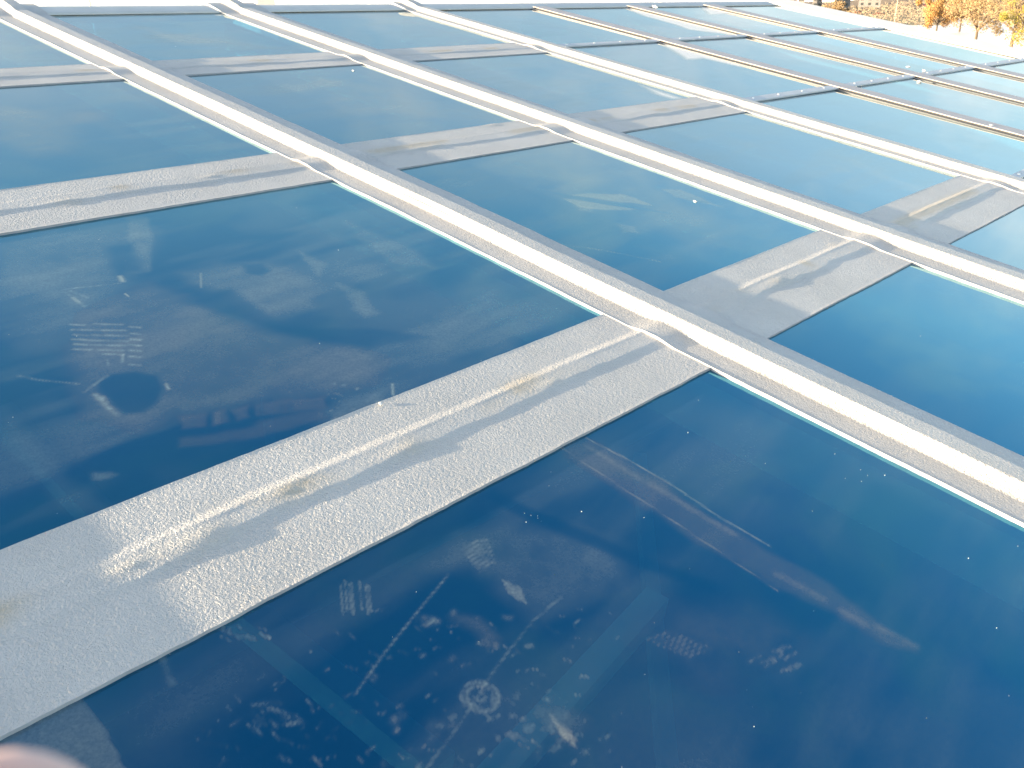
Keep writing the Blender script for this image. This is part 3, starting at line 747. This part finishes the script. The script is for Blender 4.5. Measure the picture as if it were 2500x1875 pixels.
# hill
vs = []; fs = []; n = 60
for k in range(n):
    x = 1500 + k * 30; p = world_at(x, 10, dist=1500); q = world_at(x, 10, dist=2600)
    hgt = 4 + 75 * max(0, min(1, (x - 2000) / 500)) ** 1.3 + 6 * math.sin(k * .9) * .4
    vs += [(p.x, p.y, GZ - 1), (q.x, q.y, GZ + hgt), (world_at(x, 10, dist=3500).x, world_at(x, 10, dist=3500).y, GZ - 1)]
for k in range(n - 1):
    b = k * 3; fs += [(b, b + 3, b + 4, b + 1), (b + 1, b + 4, b + 5, b + 2)]
M_HILL = simple('wooded hill', (.17, .13, .10), (.27, .20, .13), .02, .95)
tag(link('hills', pymesh('hills', vs, fs), M_HILL, smooth=True), kind='structure')

M_BLOCK = simple('grey tower render', (.26, .25, .26), (.32, .31, .31), .1, .8)
M_BLOCKL = simple('tan tower render', (.52, .45, .38), (.60, .52, .44), .1, .8)
M_WIN = simple('dark window', (.05, .06, .07), (.09, .10, .11), 1, .3)
M_TILE = simple('red roof tiles', (.42, .13, .07), (.52, .18, .10), 1.5, .7)
M_HWALL = simple('cream house wall', (.62, .55, .44), (.70, .63, .52), .8, .8)
def tower(xa, xb, dist, hgt, mat, label):
    p = world_at(xa, 8, dist=dist); q = world_at(xb, 8, dist=dist); wd = (q - p).length
    ang = math.atan2(q.y - p.y, q.x - p.x)
    t = empty('apartment_tower', (p.x, p.y, GZ), (0, 0, ang)); tag(t, label, 'building', 'far apartment towers')
    MB().box(0, wd, 0, 14, 0, hgt).build('wall', mat, t)
    MB().box(-.4, wd + .4, -.4, 14.4, hgt, hgt + .8).build('roof', M_BLOCK, t)
    nf = int(hgt / 3)
    for f in range(nf):
        for k in range(max(2, int(wd / 4))):
            xx = (k + .5) * wd / max(2, int(wd / 4)); MB().box(xx - .8, xx + .8, -.06, -.02, f * 3 + 1, f * 3 + 2.5).build('window', M_WIN, t)
tower(1925, 1946, 560, 34, M_BLOCKL, 'tan tower, leftmost of the far blocks beyond the white verge')
tower(1949, 1964, 600, 36, M_BLOCK, 'narrow dark grey tower right beside the tan one')
tower(1984, 2007, 620, 36, M_BLOCK, 'grey tower standing alone between white gaps of sky')
tower(2038, 2076, 640, 34, M_BLOCK, 'wide grey tower, just left of the pole and the gold tree')
tower(2096, 2150, 700, 32, M_BLOCK, 'widest grey slab block, behind the pole')
def house(x, y, wd, dp, hgt, label, ang=.4):
    p = world_at(x, y, z=GZ)
    t = empty('house', p, (0, 0, ang)); tag(t, label, 'house', 'red roofed houses beyond the roof')
    MB().box(-wd / 2, wd / 2, -dp / 2, dp / 2, 0, hgt).build('wall', M_HWALL, t)
    rh = hgt * .55; e = .4
    vs = [(-wd / 2 - e, -dp / 2 - e, hgt), (wd / 2 + e, -dp / 2 - e, hgt), (wd / 2 + e, dp / 2 + e, hgt), (-wd / 2 - e, dp / 2 + e, hgt), (-wd / 2 - e, 0, hgt + rh), (wd / 2 + e, 0, hgt + rh)]
    link('roof', pymesh('roof', vs, [(0, 1, 5, 4), (2, 3, 4, 5), (3, 0, 4), (1, 2, 5), (3, 2, 1, 0)]), M_TILE, t)
    for k in (-.3, .3):
        MB().box(wd * k - .5, wd * k + .5, -dp / 2 - .05, -dp / 2 - .01, 1, 2.3).build('window', M_WIN, t)
    MB().box(-.5, .5, -dp / 2 - .05, -dp / 2 - .01, 0, 2.1).build('door', M_WIN, t)
house(2085, 42, 5, 4.5, 1.7, 'small house with a red pitched roof close behind the white verge, left of the pole', .9)
house(2145, 44, 6, 4, 1.3, 'low house with a long red roof just left of the pole base', .7)
house(2262, 27, 14, 8, 3.0, 'house with a pale red roof above the small bright orange tree', .6)
house(2350, 27, 12, 8, 2.2, 'low red roofed house behind the brown gold tree', .5)
# pole
p = world_at(2183, 62, z=GZ)
t = empty('utility_pole', p); tag(t, 'tall slim wooden utility pole standing on the far pavement', 'pole')
m = MB().tube((0, 0, 0), (0.25, 0, 10), .17, .12, 10); m.build('post', simple('pole wood', (.46, .38, .27), (.56, .47, .34), 4, .8), t)
m = MB().beam((-.9, 0, 9.3), (1.3, 0, 9.3), .12, .12); m.build('crossarm', M_BARK, t)

# beyond the ridge: small vent housing, thin rod, parapet bits
p = world_at(618, 8, dist=9.5)
t = empty('vent_housing', (p.x, p.y, p.z - .9), (0, 0, .35)); tag(t, 'grey white box shaped vent housing standing behind the ridge', 'vent housing')
b_ = MB().box(-.13, .13, -.15, .15, 0, 1.25).build('housing', M_VERGE, t); bevel(b_, .01)
for k in range(3): MB().box(.131, .135, -.1, .1, .92 + k * .1, .98 + k * .1).build('louvre', M_WIN, t)
MB().box(-.16, .16, -.18, .18, 1.251, 1.29).build('lid', M_FLASH, t)
p = world_at(226, 15, dist=9)
t = MB().tube((0, 0, -.9), (-.02, 0, .05), .010, .008, 8).build('antenna_rod', M_FLASH); t.location = p
tag(t, 'thin grey rod poking up behind the ridge near the nearest taped bar', 'rod')

# ------------------------------------------------------------------ the photographer's finger at the corner of the lens
def skin_material():
    m, N, L_, B = mat_new('skin')
    tc = N.new('ShaderNodeTexCoord'); n = noise(N, L_, 90, 5, .6, tc.outputs['Object'])
    L_.new(ramp(N, L_, n.outputs[0], [(.3, (.90, .46, .38)), (.7, (.95, .56, .47))]), B.inputs['Base Color'])
    B.inputs['Roughness'].default_value = .5; B.inputs['Subsurface Weight'].default_value = .9
    B.inputs['Subsurface Radius'].default_value = (.02, .008, .005); B.inputs['Subsurface Scale'].default_value = 1.0
    return m
def hand():
    root = empty('person', CAM)
    tag(root, "blurred pink fingertip of the photographer's hand at the lower left corner of the lens", 'person')
    # camera space: x right, y up, -z ahead. The index finger points right and lies 7 cm before the lens.
    D = .070; k = D / FPX
    tip = Vector(((66 - CX) * k, -(2072 - CY) * k, -D))
    fx = Vector((1, .05, 0)).normalized()
    nodes = [tip, tip - fx * .012, tip - fx * .026 + Vector((0, -.001, 0)), tip - fx * .048 + Vector((0, -.004, .004)), tip - fx * .072 + Vector((0, -.012, .010)), tip - fx * .090 + Vector((0, -.030, .020))]
    rad = [.0060, .0078, .0080, .0088, .0098, .016]
    palm = tip - fx * .100 + Vector((0, -.055, .030))
    nodes += [palm, palm + Vector((-.01, -.045, .02)), palm + Vector((-.03, -.10, .04))]
    rad += [.024, .024, .022]
    edges = [(i, i + 1) for i in range(8)]
    def chain(start, pts, rr):
        last = start
        for p_, r_ in zip(pts, rr):
            nodes.append(p_); rad.append(r_); edges.append((last, len(nodes) - 1)); last = len(nodes) - 1
    for q, ln in ((1, 1.05), (2, .98), (3, .8)):
        b = palm + Vector((.012 - .004 * q, -.004 - .021 * q + .020, .004 + .004 * q))
        chain(6, [b + Vector((.03 * ln, 0, -.002)), b + Vector((.052 * ln, -.002, .012)), b + Vector((.048 * ln, -.004, .030)), b + Vector((.034 * ln, -.005, .036))], [.0095, .0088, .0080, .0070])
    chain(7, [palm + Vector((.01, -.03, .045)), palm + Vector((.035, -.008, .062)), palm + Vector((.055, .006, .066))], [.013, .011, .009])
    me = bpy.data.meshes.new('hand')
    me.from_pydata([tuple(p_) for p_ in nodes], edges, []); me.update()
    o = bpy.data.objects.new('body', me); sc.collection.objects.link(o); o.parent = root
    root.matrix_world = Matrix.Translation(CAM) @ ROT.to_4x4()
    o.modifiers.new('skin', 'SKIN'); sv = me.skin_vertices[0].data
    for v_, r_ in zip(sv, rad): v_.radius = (r_, r_)
    sv[6].use_root = True
    ss = o.modifiers.new('subd', 'SUBSURF'); ss.levels = 3; ss.render_levels = 3
    me.materials.append(skin_material())
    # nail on the far side of the tip
    nb = bmesh.new(); bmesh.ops.create_uvsphere(nb, u_segments=20, v_segments=12, radius=1)
    nb.transform(Matrix.Translation(tip - fx * .004 + Vector((0, 0, -.0056))) @ Matrix.Diagonal((.0075, .0055, .0022, 1)))
    nm = bpy.data.meshes.new('nail'); nb.to_mesh(nm); nb.free()
    link('fingernail', nm, simple('nail', (.75, .52, .46), (.80, .58, .52), 60, .25), root, True)
hand()
